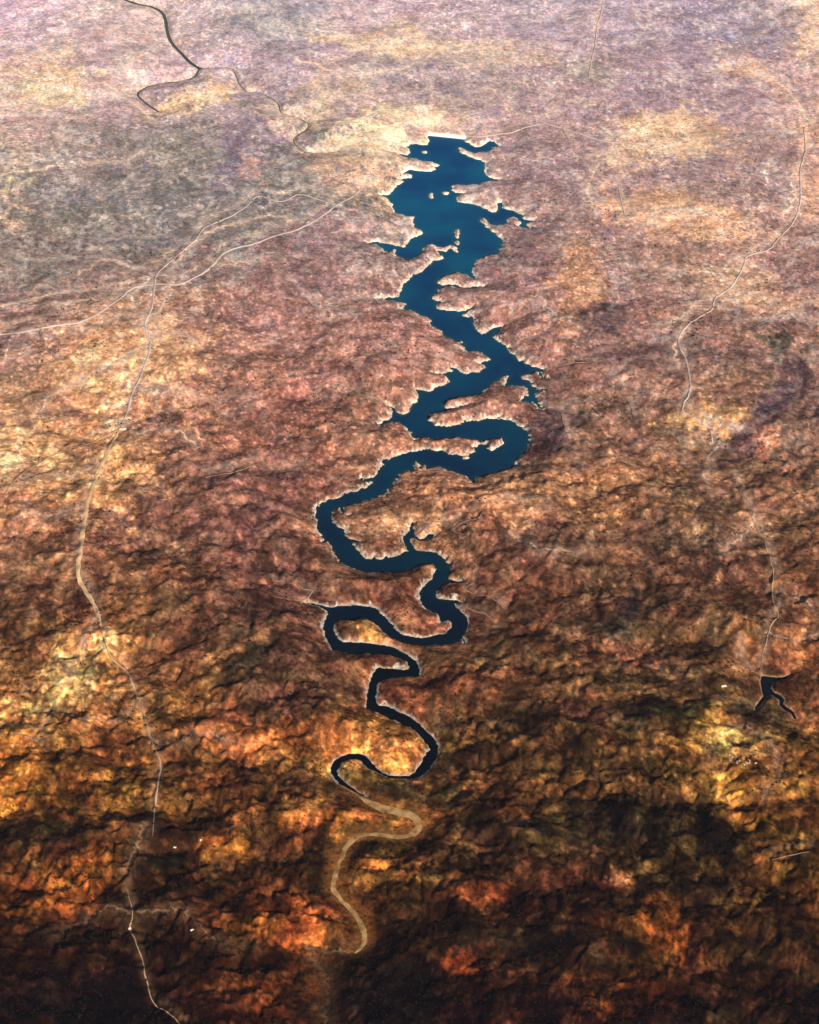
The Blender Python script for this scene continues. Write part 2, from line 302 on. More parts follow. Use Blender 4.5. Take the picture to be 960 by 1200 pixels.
# ------------------------------------------------------------------ ground colour: soil and scrub, with far haze and near darkness painted in
def lin(c):
    c = np.asarray(c, float)/255.0
    return np.where(c <= 0.04045, c/12.92, ((c+0.055)/1.055)**2.4)
GRID = [  # base tones hold the hazy pale distance and the darkened foreground
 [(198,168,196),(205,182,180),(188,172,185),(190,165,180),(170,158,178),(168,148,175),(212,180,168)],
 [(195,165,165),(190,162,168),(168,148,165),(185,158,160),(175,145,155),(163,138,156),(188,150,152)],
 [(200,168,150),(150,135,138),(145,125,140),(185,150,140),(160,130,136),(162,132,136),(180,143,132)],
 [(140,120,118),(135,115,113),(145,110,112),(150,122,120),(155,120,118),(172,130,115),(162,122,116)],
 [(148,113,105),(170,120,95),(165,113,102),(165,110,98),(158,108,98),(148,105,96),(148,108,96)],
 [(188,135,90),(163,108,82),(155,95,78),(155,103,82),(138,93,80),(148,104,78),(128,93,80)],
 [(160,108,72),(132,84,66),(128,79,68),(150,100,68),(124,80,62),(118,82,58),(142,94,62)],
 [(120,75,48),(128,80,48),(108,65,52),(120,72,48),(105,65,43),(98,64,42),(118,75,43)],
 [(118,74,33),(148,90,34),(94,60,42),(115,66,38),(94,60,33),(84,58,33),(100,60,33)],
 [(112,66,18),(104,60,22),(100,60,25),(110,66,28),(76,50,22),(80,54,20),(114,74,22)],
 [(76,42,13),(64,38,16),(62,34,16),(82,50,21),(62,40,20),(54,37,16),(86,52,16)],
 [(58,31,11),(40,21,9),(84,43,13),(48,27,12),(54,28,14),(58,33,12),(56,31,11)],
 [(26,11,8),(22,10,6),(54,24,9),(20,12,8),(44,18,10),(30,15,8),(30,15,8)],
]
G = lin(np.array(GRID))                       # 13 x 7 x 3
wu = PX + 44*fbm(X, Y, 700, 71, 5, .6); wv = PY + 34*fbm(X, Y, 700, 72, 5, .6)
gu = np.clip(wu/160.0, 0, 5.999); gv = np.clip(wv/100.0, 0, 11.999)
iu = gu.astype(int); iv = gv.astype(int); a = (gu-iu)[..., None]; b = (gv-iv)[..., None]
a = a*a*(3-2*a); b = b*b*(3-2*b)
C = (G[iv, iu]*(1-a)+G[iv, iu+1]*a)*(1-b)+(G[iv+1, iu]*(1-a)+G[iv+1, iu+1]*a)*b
# patches of soil and scrub, with shaded banks and ridges painted in: x, y, rx, ry, turn, colour, amount
PATCH = [
 (76,815,36,19,-32,(255,218,135),1.35),(60,850,42,34,0,(192,124,52),.8),(100,800,66,52,0,(176,112,50),.6),
 (128,442,26,17,0,(255,236,170),1.0),(150,420,40,14,-40,(238,185,130),.8),(112,455,30,12,0,(240,190,130),.7),(145,450,62,46,-15,(228,160,108),.8),(141,503,9,4,0,(250,240,185),1),
 (35,550,48,30,0,(240,190,125),.95),(25,615,36,30,0,(190,118,82),.5),(100,550,62,42,0,(208,138,72),.7),
 (15,245,32,28,0,(232,188,148),.7),(60,112,38,15,0,(238,208,160),.8),(18,215,20,14,0,(250,230,170),.9),(30,85,40,14,0,(225,185,150),.5),
 (222,128,42,9,-24,(245,195,150),1.0),(436,168,36,12,0,(248,232,180),.95),(470,140,40,10,0,(240,215,170),.7),(415,205,46,30,0,(222,178,140),.7),
 (500,66,90,12,6,(235,200,162),.8),(400,105,30,18,0,(218,186,158),.7),(420,58,55,9,15,(228,195,168),.7),(350,140,40,14,0,(212,185,150),.6),
 (868,82,32,12,32,(238,185,150),.9),(790,172,52,20,0,(235,190,140),.7),(800,262,60,20,8,(226,166,120),.8),(950,205,18,42,0,(226,168,135),.8),(950,30,20,40,0,(235,195,160),.7),
 (676,350,20,44,0,(202,142,102),.8),(690,590,90,28,0,(180,118,66),.6),(600,602,48,24,0,(192,125,72),.7),(530,585,42,30,0,(188,120,76),.7),(705,575,20,9,0,(205,130,70),.8),
 (840,500,38,13,12,(196,138,66),.8),(852,510,24,6,10,(230,155,85),.9),(888,524,14,10,0,(208,122,85),.8),(875,345,32,14,0,(222,172,130),.6),(910,360,26,9,0,(205,150,120),.6),
 (740,778,28,10,10,(158,98,60),.7),(855,895,52,34,0,(158,104,38),.8),(870,882,26,16,0,(232,175,85),.9),(885,945,32,28,0,(165,102,24),.7),(845,860,28,10,0,(170,110,40),.6),(905,760,40,12,0,(165,100,45),.6),(945,800,30,50,0,(135,78,40),.5),
 (14,920,26,36,0,(190,112,14),.8),(110,930,52,20,0,(150,90,24),.6),(40,1060,74,16,-8,(140,72,16),.7),(120,1035,40,14,-20,(140,78,18),.6),
 (345,1097,36,18,0,(205,104,38),.95),(255,1004,18,11,0,(160,90,18),.8),(565,1058,26,8,0,(148,80,32),.8),(545,1148,17,12,0,(140,66,24),.8),(610,960,30,14,-40,(120,72,24),.5),
 (735,1178,36,22,0,(116,56,20),.8),(765,1095,28,22,0,(140,76,20),.7),(438,1022,17,7,0,(200,104,34),.95),(455,1032,30,24,0,(110,70,20),.5),(448,880,40,26,0,(204,128,44),.85),
 (290,872,50,14,0,(180,96,34),.8),(380,878,40,18,0,(190,112,38),.8),(400,962,62,13,0,(165,95,32),.7),(310,1160,50,22,0,(88,40,16),.6),(640,925,60,18,0,(95,58,26),.4),
 (420,712,30,8,0,(150,100,45),.0),(415,738,16,9,0,(90,62,30),.8),(440,742,12,9,0,(205,130,50),.9),(720,1048,14,10,0,(190,110,70),.7),(650,1150,30,18,0,(90,46,20),.5),
 (185,235,150,50,0,(126,124,124),1.0),(60,300,80,30,0,(126,116,110),.6),(100,200,60,20,0,(160,140,140),.5),(320,25,46,24,0,(150,152,165),.8),(272,198,14,36,32,(126,112,138),.6),(220,180,30,26,0,(140,136,130),.6),
 (292,205,14,12,0,(215,160,148),.7),(545,100,48,28,0,(150,140,146),.6),(450,92,50,12,0,(155,145,158),.6),(865,42,48,30,0,(132,128,152),.7),(685,90,20,10,0,(138,136,128),.6),(885,205,40,40,0,(145,120,130),.5),
 (712,385,16,14,0,(90,72,80),.8),(705,400,26,30,0,(112,82,82),.6),(778,425,30,14,0,(104,80,82),.7),(912,418,8,13,0,(58,66,52),.8),(900,492,44,9,-48,(78,60,74),.85),(645,512,22,16,0,(100,72,80),.8),
 (170,676,7,26,12,(78,64,48),.8),(200,765,22,28,20,(66,48,42),.75),(160,790,16,24,0,(80,58,34),.6),(282,793,34,9,-26,(58,48,34),.8),(300,745,40,8,-25,(80,55,48),.6),(735,722,8,26,24,(46,44,50),.9),(722,752,16,12,0,(62,58,36),.8),(675,745,30,12,0,(72,62,46),.6),
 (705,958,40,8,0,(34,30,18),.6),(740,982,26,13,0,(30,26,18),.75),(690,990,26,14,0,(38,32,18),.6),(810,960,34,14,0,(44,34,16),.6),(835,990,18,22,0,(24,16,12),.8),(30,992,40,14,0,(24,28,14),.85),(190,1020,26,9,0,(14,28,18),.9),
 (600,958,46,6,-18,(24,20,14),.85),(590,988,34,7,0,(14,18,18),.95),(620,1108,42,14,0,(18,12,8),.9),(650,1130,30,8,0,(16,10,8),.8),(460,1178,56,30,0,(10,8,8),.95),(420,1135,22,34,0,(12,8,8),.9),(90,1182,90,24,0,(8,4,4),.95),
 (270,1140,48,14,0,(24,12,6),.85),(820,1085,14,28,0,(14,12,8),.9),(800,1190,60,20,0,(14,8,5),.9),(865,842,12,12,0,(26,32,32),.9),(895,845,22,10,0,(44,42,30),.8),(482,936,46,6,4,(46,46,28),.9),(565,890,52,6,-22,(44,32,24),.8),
 (520,870,8,26,-10,(40,44,34),.7),(432,916,26,7,10,(50,48,26),.8),(700,852,28,7,12,(132,80,58),.8),(770,852,34,16,0,(48,44,28),.8),(590,850,40,10,0,(74,58,40),.6),(420,1000,10,22,10,(40,28,14),.8),(360,1035,20,22,0,(50,36,12),.6),
 (855,660,40,14,0,(86,62,50),.6),(780,640,60,10,0,(98,72,56),.5),(440,660,60,5,0,(110,88,72),.5),(590,556,30,3,-12,(96,84,76),.9),(550,775,40,12,0,(84,64,48),.5),(25,760,36,12,0,(76,58,36),.7),
 (320,870,30,9,-5,(180,96,30),.6),(60,985,20,8,0,(30,36,14),.7),(240,1060,40,9,0,(34,24,12),.8),(560,1110,60,8,0,(30,18,10),.7),(330,925,40,9,0,(70,44,26),.5),(200,905,36,9,0,(70,48,22),.6),
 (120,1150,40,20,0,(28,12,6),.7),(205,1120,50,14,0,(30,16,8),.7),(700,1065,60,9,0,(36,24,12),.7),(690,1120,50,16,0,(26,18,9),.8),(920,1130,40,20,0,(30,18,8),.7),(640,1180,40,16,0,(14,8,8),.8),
]
py_am = lambda v: v > 560
NQ = 0.6*np.tanh(3*fbm(X, Y*0.6, 420, 76, 5, .65)) + 0.55*np.tanh(4*fbm(X, Y*0.6, 130, 77, 4, .7))
for (x, y, rx, ry, rot, col, am) in PATCH:
    ca, sa = math.cos(math.radians(rot)), math.sin(math.radians(rot))
    dx = wu-x; dy = wv-y
    dx = dx*0.55+(PX-x)*0.45; dy = dy*0.55+(PY-y)*0.45
    q = ((dx*ca+dy*sa)/(rx*1.15))**2 + ((-dx*sa+dy*ca)/(ry*1.15))**2
    q = np.maximum(q*np.clip(1+NQ*0.9, 0.35, 3.0) + 0.25*NQ, 0)
    m = np.where(q < 7, (0.72*am if py_am(y) else am)*sstep(2.3, 0.55, q), 0)[..., None]
    C = C*(1-m) + lin(col)*m
# mottling: brush, stubble, bare soil, burnt scrub; stronger close by
near = sstep(22000, 10500, RR)
wyc = wy*0.92
n_a = fbm(wx, wyc, 520, 81, 5, 0.62); n_b = fbm(wx+900, wyc, 190, 91, 4, 0.65); n_c = fbm(X*0.9, Y*0.9, 56, 95, 3, 0.7)
fld = gn(wx, wy*0.9, 300, 101)
crisp = lambda v, k: np.tanh(v*k)
n_d = fbm(wx-400, wyc, 260, 141, 5, 0.7)
lum = (0.30*n_a + 0.42*n_b + 0.85*n_c + 0.24*crisp(n_d, 7) + 0.16*crisp(fld, 9) + 0.30*crisp(fbm(wx, wyc, 120, 151, 3, .7), 7))*(0.55+0.85*near)
hue = fbm(wx, wyc, 420, 111, 4, 0.6); hue2 = fbm(wx, wyc, 700, 121, 4, 0.6)
nc = sstep(18500, 10500, RR)
p1 = crisp(fbm(wx+3100, wyc, 300, 161, 5, 0.66)+0.02, 8); p2 = crisp(fbm(wx-2100, wyc, 120, 171, 4, 0.7), 7); p3 = crisp(fbm(wx+700, wyc, 360, 181, 5, 0.66), 8)
lum = lum + nc*(0.50*p1+0.40*p2) - 0.06*nc
f = np.exp(np.interp(RR, [11000, 15000], [0.95, 0.84])*lum-0.02); fleck = sstep(0.28, 0.62, gn(X, Y, 46, 191)*0.6+gn(X, Y*0.8, 24, 192)*0.6)
f = f*(1+1.1*fleck*sstep(0.12, 0.35, C[..., 0])*sstep(25000, 15000, RR))
C = C*f[..., None]
hs = 0.38+0.32*near
C[..., 0] *= np.exp(0.16*hue*hs); C[..., 2] *= np.exp((-0.40*hue+0.18*hue2)*hs); C[..., 1] *= np.exp((-0.22*hue2+0.12*crisp(n_b, 4))*hs + 0.09*nc*p3); C[..., 0] *= np.exp(-0.07*nc*p3)
C[..., 2] *= np.exp(-0.12*nc); C[..., 1] *= np.exp(-0.03*nc)
# scrub follows the gullies (damper ground), thin bare crests
# pale drawdown ring round the water
def mixc(C, col, m): return C*(1-m[..., None]) + lin(col)*m[..., None]
ring_w = (4+9*np.clip((RR-10500)/7000, 0, 1)) + np.interp(RR, [11000, 14500], [14, 60])*np.clip(-Gsh-0.22, 0, 0.8)+9*gn(X, Y, 260, 131)+6*gn(X, Y, 60, 132)
nearness = np.clip((RR-9000)/13000, 0, 1)
ringL = sstep(ring_w+12, ring_w-2, sdL)*(0.55+0.45*sstep(-.5, .3, gn(X, Y, 120, 133)))*(sdL > -30)
rc = lin((228,212,192))[None, None]*(0.36+1.0*nearness)[..., None]
C = C*(1-ringL[..., None]*0.95) + rc*ringL[..., None]*0.95
ringP = sstep(14, 3, sdP)*0.7; C = mixc(C, (170,130,95), ringP)
ringR = sstep(26, 6, sdR)*0.5; C = mixc(C, (190,175,140), ringR)
# sandy flats by the dry river bed, pale verge of the wadi
FAINT = [
 ([(428,1108),(415,1118),(396,1120),(375,1119),(364,1113),(366,1126),(376,1138),(385,1160),(380,1185),(384,1210)],11),
 ([(205,302),(160,322),(125,312),(95,330)],24),([(228,325),(205,345),(190,372),(168,392)],24),([(155,338),(120,345),(75,352),(30,365),(-5,372)],26),
 ([(345,270),(318,262),(285,270),(252,280),(222,300),(205,318)],24),([(245,315),(262,322),(290,316),(320,305)],18),([(180,333),(160,352),(150,372),(120,392),(90,398)],22),
 ([(142,350),(130,362),(100,362),(70,370)],20),([(424,222),(400,214),(384,206),(362,208)],22),([(420,224),(432,210),(440,198)],22),
 ([(168,392),(185,405),(205,402),(230,412)],20),([(155,460),(175,470),(200,466),(240,476),(290,470)],16),([(143,500),(160,520),(200,515),(230,530)],14),
 ([(130,440),(165,420),(190,395)],26),([(128,440),(95,455),(62,470),(40,500)],18),([(115,555),(80,570),(50,565),(20,585)],20),([(100,605),(60,620),(30,615)],16),
 ([(862,312),(845,330),(858,350),(875,352)],20),([(840,350),(852,362),(876,356)],18),([(835,362),(812,368),(796,385),(780,392)],18),([(800,400),(790,420),(795,440)],14),
 ([(800,482),(822,492),(850,508),(868,512)],20),([(828,500),(840,520),(832,545),(826,570)],14),([(938,200),(925,215),(930,240),(915,262)],18),([(944,150),(930,130),(915,108),(890,95),(868,82)],22),
 ([(712,166),(722,195),(728,215)],18),([(700,205),(690,240),(700,262)],14),([(620,148),(600,140),(590,120),(565,112)],18),([(640,146),(655,130),(690,128)],14),
 ([(735,255),(760,262),(800,258),(845,268)],22),([(905,700),(930,708),(950,720)],12),([(897,755),(925,760),(955,752)],12),([(885,615),(870,640),(850,650)],12),
 ([(118,738),(100,760),(90,790),(75,815)],20),([(75,815),(60,850),(45,880)],16),([(165,830),(140,850),(100,856)],11),([(180,875),(210,880),(240,870),(280,878)],11),
 ([(152,1088),(130,1080),(100,1090),(60,1110)],8),([(152,1088),(180,1082),(210,1080),(228,1092),(262,1120),(300,1118)],8),([(148,1040),(160,1010),(172,985)],9),
 ([(870,860),(900,880),(910,920),(890,950)],12),([(870,860),(840,880),(830,910)],12),([(600,640),(640,660),(700,655)],10),([(560,607),(600,598),(640,606)],12),
 ([(20,90),(60,110),(110,105),(150,122),(180,150)],24),([(0,215),(60,205),(120,200),(170,190)],22),([(350,80),(410,96),(470,90),(520,70),(580,66)],26),([(440,168),(480,150),(520,150),(545,160)],24),([(410,180),(380,175),(350,182)],20)]
lines = []
for pts, w_ in FAINT:
    P = spline([(a, b) for a, b in pts], 8); P = [(a+3.0*math.sin(k*1.7+a), b+1.6*math.sin(k*2.3+b)) for k, (a, b) in enumerate(P)]
    P = gpts(P); lines.append((P, [w_]*len(P)))
dF, wF = seg_dist(lines, cap=160)
fm = sstep(1.0, 0.3, dF/np.maximum(wF*0.85, 3))*(0.35+0.65*sstep(-0.5, 0.3, gn(X, Y, 300, 211)))*0.80 + 0.26*np.exp(-(dF/60)**2)*sstep(159, 120, dF)
rd = [(gpts(spline(p, 4)), [w]*((len(p)-1)*4+1)) for _, w, p in ROADS if len(p) > 1]
dD, wD = seg_dist(rd, cap=160)
fm = np.maximum(fm, 0.50*np.exp(-(dD/34)**2)*sstep(159, 110, dD)*(0.4+0.6*sstep(-.4, .4, gn(X, Y, 260, 212))))
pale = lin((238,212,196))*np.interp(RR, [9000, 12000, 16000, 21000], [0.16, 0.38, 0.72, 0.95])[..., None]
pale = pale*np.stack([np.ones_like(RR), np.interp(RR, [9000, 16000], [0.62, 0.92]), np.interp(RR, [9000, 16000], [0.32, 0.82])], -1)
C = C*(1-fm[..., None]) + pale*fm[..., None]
bedm = sstep(90, 0, dB-wB)*0.5
C = mixc(C, (150,92,36), bedm)
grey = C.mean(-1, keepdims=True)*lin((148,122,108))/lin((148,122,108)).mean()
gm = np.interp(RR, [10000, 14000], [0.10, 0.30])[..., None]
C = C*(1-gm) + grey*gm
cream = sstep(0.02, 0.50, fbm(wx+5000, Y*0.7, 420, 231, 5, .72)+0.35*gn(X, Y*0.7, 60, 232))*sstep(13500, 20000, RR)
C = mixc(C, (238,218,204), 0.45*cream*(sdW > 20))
spk = sstep(0.30, 0.55, gn(X, Y*0.75, 52, 241)*0.7+gn(X, Y*0.75, 27, 242)*0.6)*sstep(-0.2, 0.35, fbm(X, Y, 900, 243, 3))
C = C*(1+0.75*spk[..., None]*sstep(10000, 15000, RR)[..., None])
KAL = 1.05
C = C*np.interp(RR, [9000, 11000, 15000, 19500, 25000], [0.82, 0.76, 0.80, 0.89, 0.99])[..., None]  # colour ramped by distance, painting in dim foreground and hazy far ground
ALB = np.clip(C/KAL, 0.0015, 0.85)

# ------------------------------------------------------------------ materials
def mat(name):
    m = bpy.data.materials.new(name); m.use_nodes = True
    return m, m.node_tree.nodes, m.node_tree.links, m.node_tree.nodes["Principled BSDF"]
def m_land():
    m, n, l, b = mat("scrubland")
    at = n.new("ShaderNodeAttribute"); at.attribute_name = "ground_tone"
    tc = n.new("ShaderNodeTexCoord")
    n1 = n.new("ShaderNodeTexNoise"); n1.inputs['Scale'].default_value = 0.034; n1.inputs['Detail'].default_value = 4; n1.inputs['Roughness'].default_value = 0.78
    n2 = n.new("ShaderNodeTexNoise"); n2.inputs['Scale'].default_value = 0.011; n2.inputs['Detail'].default_value = 6; n2.inputs['Roughness'].default_value = 0.72
    l.new(tc.outputs['Object'], n1.inputs['Vector']); l.new(tc.outputs['Object'], n2.inputs['Vector'])
    r1 = n.new("ShaderNodeMapRange"); r1.inputs[1].default_value = .3; r1.inputs[2].default_value = .7; r1.inputs[3].default_value = .42; r1.inputs[4].default_value = 1.68
    l.new(n1.outputs[0], r1.inputs[0])
    mx = n.new("ShaderNodeMix"); mx.data_type = 'RGBA'; mx.blend_type = 'MULTIPLY'; mx.inputs[0].default_value = 1
    l.new(at.outputs['Color'], mx.inputs[6]); l.new(r1.outputs[0], mx.inputs[7])
    cr = n.new("ShaderNodeValToRGB"); e = cr.color_ramp.elements
    e[0].position = .36; e[0].color = (.72, .84, .92, 1); e[1].position = .64; e[1].color = (1.25, 1.1, .95, 1)
    l.new(n2.outputs[0], cr.inputs[0])
    m2 = n.new("ShaderNodeMix"); m2.data_type = 'RGBA'; m2.blend_type = 'MULTIPLY'; m2.inputs[0].default_value = 1
    l.new(mx.outputs[2], m2.inputs[6]); l.new(cr.outputs[0], m2.inputs[7])
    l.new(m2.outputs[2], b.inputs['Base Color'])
    b.inputs['Roughness'].default_value = 1.0; b.inputs['Specular IOR Level'].default_value = 0.0
    bp = n.new("ShaderNodeBump"); bp.inputs['Distance'].default_value = 10; bp.inputs['Strength'].default_value = 0.7
    l.new(n1.outputs[0], bp.inputs['Height']); l.new(bp.outputs[0], b.inputs['Normal'])
    return m
def m_water(name, deep, shallow, rough=0.22):
    m, n, l, b = mat(name)
    tc = n.new("ShaderNodeTexCoord")
    n1 = n.new("ShaderNodeTexNoise"); n1.inputs['Scale'].default_value = 0.0018; n1.inputs['Detail'].default_value = 5
    l.new(tc.outputs['Object'], n1.inputs['Vector'])
    cr = n.new("ShaderNodeValToRGB"); e = cr.color_ramp.elements
    e[0].position = .38; e[0].color = (*deep, 1); e[1].position = .66; e[1].color = (*shallow, 1)
    l.new(n1.outputs[0], cr.inputs[0]); l.new(cr.outputs[0], b.inputs['Base Color'])
    b.inputs['Roughness'].default_value = rough; b.inputs['IOR'].default_value = 1.33; b.inputs['Specular IOR Level'].default_value = 0.1
    n2 = n.new("ShaderNodeTexNoise"); n2.inputs['Scale'].default_value = 0.06; n2.inputs['Detail'].default_value = 3
    l.new(tc.outputs['Object'], n2.inputs['Vector'])
    bp = n.new("ShaderNodeBump"); bp.inputs['Distance'].default_value = 0.5; bp.inputs['Strength'].default_value = 0.25
    l.new(n2.outputs[0], bp.inputs['Height']); l.new(bp.outputs[0], b.inputs['Normal'])
    return m
def m_noise(name, c1, c2, scale=0.05, rough=0.9):
    m, n, l, b = mat(name)
    tc = n.new("ShaderNodeTexCoord")
    n1 = n.new("ShaderNodeTexNoise"); n1.inputs['Scale'].default_value = scale; n1.inputs['Detail'].default_value = 5; n1.inputs['Roughness'].default_value = .65
    l.new(tc.outputs['Object'], n1.inputs['Vector'])
    cr = n.new("ShaderNodeValToRGB"); e = cr.color_ramp.elements
    e[0].position = .35; e[0].color = (*c1, 1); e[1].position = .65; e[1].color = (*c2, 1)
    l.new(n1.outputs[0], cr.inputs[0]); l.new(cr.outputs[0], b.inputs['Base Color'])
    b.inputs['Roughness'].default_value = rough; b.inputs['Specular IOR Level'].default_value = 0.02
    return m
M_LAND = m_land()
M_LAKE = m_water("lake_water", (0.0, 0.042, 0.125), (0.0, 0.086, 0.165))
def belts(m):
    # water colour darkens towards the near end: far basin blue, near reach almost black
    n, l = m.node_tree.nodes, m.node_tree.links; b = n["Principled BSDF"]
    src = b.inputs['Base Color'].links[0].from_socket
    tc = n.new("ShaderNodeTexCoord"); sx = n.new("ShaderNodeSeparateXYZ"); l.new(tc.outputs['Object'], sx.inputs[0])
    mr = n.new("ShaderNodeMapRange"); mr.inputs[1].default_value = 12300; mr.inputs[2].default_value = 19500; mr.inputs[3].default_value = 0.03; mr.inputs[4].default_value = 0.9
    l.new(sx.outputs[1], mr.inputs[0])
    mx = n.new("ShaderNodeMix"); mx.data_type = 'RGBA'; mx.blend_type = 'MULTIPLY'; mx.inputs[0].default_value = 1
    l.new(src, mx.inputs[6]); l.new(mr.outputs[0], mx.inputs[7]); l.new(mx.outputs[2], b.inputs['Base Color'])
def shallows(m, tint):
    n, l = m.node_tree.nodes, m.node_tree.links; b = n["Principled BSDF"]
    src = b.inputs['Base Color'].links[0].from_socket
    at = n.new("ShaderNodeAttribute"); at.attribute_name = "shallow"
    mx = n.new("ShaderNodeMix"); mx.data_type = 'RGBA'; mx.inputs[7].default_value = (*tint, 1)
    l.new(at.outputs['Fac'], mx.inputs[0]); l.new(src, mx.inputs[6]); l.new(mx.outputs[2], b.inputs['Base Color'])
shallows(M_LAKE, (0.015, 0.10, 0.10))
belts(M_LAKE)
M_RIVER = m_water("river_water", (0.03, 0.045, 0.05), (0.07, 0.075, 0.07))
M_POND = m_water("pond_water", (0.002, 0.003, 0.006), (0.004, 0.006, 0.01))
M_ROAD = m_noise("pale_road", (.34, .25, .21), (.54, .42, .36), .004)
M_DIRT = m_noise("dirt_road", (.17, .10, .06), (.40, .26, .16), .004)
M_TRACK = m_noise("track_soil", (.09, .055, .04), (.30, .20, .14), .005)
M_SAND = m_noise("river_sand", (.15, .08, .030), (.46, .26, .10), .014)
M_CONC = m_noise("pale_concrete", (.72, .74, .72), (.85, .85, .8), .05)
M_ROCK = m_noise("dam_rockfill", (.45, .44, .40), (.62, .6, .54), .08)
M_WALL = m_noise("whitewash", (.38, .34, .29), (.52, .48, .43), .4)
M_ROOF = m_noise("clay_tile", (.30, .12, .06), (.42, .19, .10), .6)
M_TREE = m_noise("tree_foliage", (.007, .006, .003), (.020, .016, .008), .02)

def mesh_obj(name, V, F, m, kind=None, parent=None, smooth=False):
    V = np.asarray(V, np.float32); F = np.asarray(F, np.int32)
    me = bpy.data.meshes.new(name)
    me.vertices.add(len(V)); me.vertices.foreach_set("co", V.ravel())
    k = F.shape[1]
    me.loops.add(F.size); me.loops.foreach_set("vertex_index", F.ravel())
    me.polygons.add(len(F)); me.polygons.foreach_set("loop_start", np.arange(0, F.size, k, dtype=np.int32))
    me.polygons.foreach_set("loop_total", np.full(len(F), k, np.int32))
    if smooth: me.polygons.foreach_set("use_smooth", np.ones(len(F), bool))
    me.update(calc_edges=True)
    me.materials.append(m)
    o = bpy.data.objects.new(name, me); COL.objects.link(o)
    if kind: o["kind"] = kind
    if parent: o.parent = parent
    return o
def tag(o, label=None, cat=None, group=None, kind=None):
    if label: o["label"] = label
    if cat: o["category"] = cat
    if group: o["group"] = group
    if kind: o["kind"] = kind

# ------------------------------------------------------------------ ground sheet
idx = np.arange(NR*NT).reshape(NR, NT)
q = np.stack([idx[:-1, :-1], idx[:-1, 1:], idx[1:, 1:], idx[1:, :-1]], -1).reshape(-1, 4)[:, ::-1]
V = np.stack([X, Y, Z], -1).reshape(-1, 3)
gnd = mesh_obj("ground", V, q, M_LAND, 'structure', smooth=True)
ca = gnd.data.color_attributes.new("ground_tone", 'FLOAT_COLOR', 'POINT')
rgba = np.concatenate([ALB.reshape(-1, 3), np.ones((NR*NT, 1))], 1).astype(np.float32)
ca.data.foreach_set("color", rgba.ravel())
tag(gnd, "dry brown and rust scrubland hills cut by small valleys")

# ------------------------------------------------------------------ water sheets
def water(name, sd, m, reach, z, label):
    W = sd < reach
    c = W[:-1, :-1] | W[1:, :-1] | W[:-1, 1:] | W[1:, 1:]
    qq = np.stack([idx[:-1, :-1][c], idx[:-1, 1:][c], idx[1:, 1:][c], idx[1:, :-1][c]], -1)[:, ::-1]
    u, inv = np.unique(qq, return_inverse=True)
    VV = V[u].copy(); VV[:, 2] = z
    o = mesh_obj(name, VV, inv.reshape(-1, 4), m, 'structure'); tag(o, label)
    at_ = o.data.attributes.new("shallow", 'FLOAT', 'POINT'); at_.data.foreach_set("value", (sstep(-42, 0, sd.ravel()[u])*0.75).astype(np.float32)); return o
water("lake", sdL, M_LAKE, 45, 0.0, "long winding deep blue reservoir with many inlets")
water("pond", sdP, M_POND, 12, 0.05, "small black pond with two forked arms")
water("river", sdEach['river'], M_RIVER, 12, 0.10, "wide grey green river at the top left")
water("river", sdEach['river_arm'], M_RIVER, 8, 0.14, "hooked narrow arm of the grey green river")
water("stream", sdEach['stream'], M_RIVER, 8, 0.18, "thin winding stream running from the river towards the dam")

# ------------------------------------------------------------------ draped strips
def drape_line(pts):
    P = np.array(pts, float); z = np.zeros(len(P))
    for _ in range(5):
        x, y = ground(P[:, 0], P[:, 1], z); z = np.maximum(sample(Z, x, y), 0)
    return x, y
def strip(name, pts, hw, m, label, lift=1.6, kind='structure', n=7):
    S = spline(pts, n*4); x, y = drape_line(S)
    hw = np.array([s[2] for s in S]) if hw is None else np.full(len(S), float(hw))
    nn = gn(x, y, 90, 201)*0.35+1; hw = hw*nn*(np.clip(np.minimum(np.arange(len(hw)), np.arange(len(hw))[::-1])/26.0, 0.12, 1) if kind == 'structure' and not name.startswith('dry') else 1)
    x = x + 5*gn(x, y, 70, 203); y = y + 7*gn(x, y, 80, 204)
    tx = np.gradient(x); ty = np.gradient(y); L = np.hypot(tx, ty)+1e-9; nx, ny = -ty/L, tx/L
    K = 5; V_, F_ = [], []
    for k in range(K):
        s = (k/(K-1)*2-1)
        xx = x+nx*hw*s; yy = y+ny*hw*s
        zz = sample(Z, xx, yy)+lift*(1.0 if 0 < k < K-1 else 0.1)
        V_.append(np.stack([xx, yy, zz], -1))
    V_ = np.stack(V_, 1); N = len(x)
    ii = np.arange(N*K).reshape(N, K)
    F_ = np.stack([ii[:-1, :-1], ii[1:, :-1], ii[1:, 1:], ii[:-1, 1:]], -1).reshape(-1, 4)[:, ::-1]
    o = mesh_obj(name, V_.reshape(-1, 3), F_, m, kind, smooth=True); tag(o, label); return o
strip("dry_riverbed", BED, None, M_SAND, "dry sandy river bed winding on from the tail of the lake", 1.2, n=6)
M_STR = m_noise('sandy_soil', (.36, .20, .10), (.58, .38, .21), .006)
mats = {'sandy_track': M_STR, 'road': M_ROAD, 'dirt_road': M_DIRT, 'track': M_TRACK}
for i, (nm, w, pts) in enumerate(ROADS):
    if len(pts) < 2: continue
    strip(nm, pts, w*0.95, mats[nm], {'road': "pale road winding over the hills", 'sandy_track': "wide golden sandy track down the left side", 'dirt_road': "tan dirt road along a ridge", 'track': "thin pale track in the scrub"}[nm], 4.2+0.03*i)

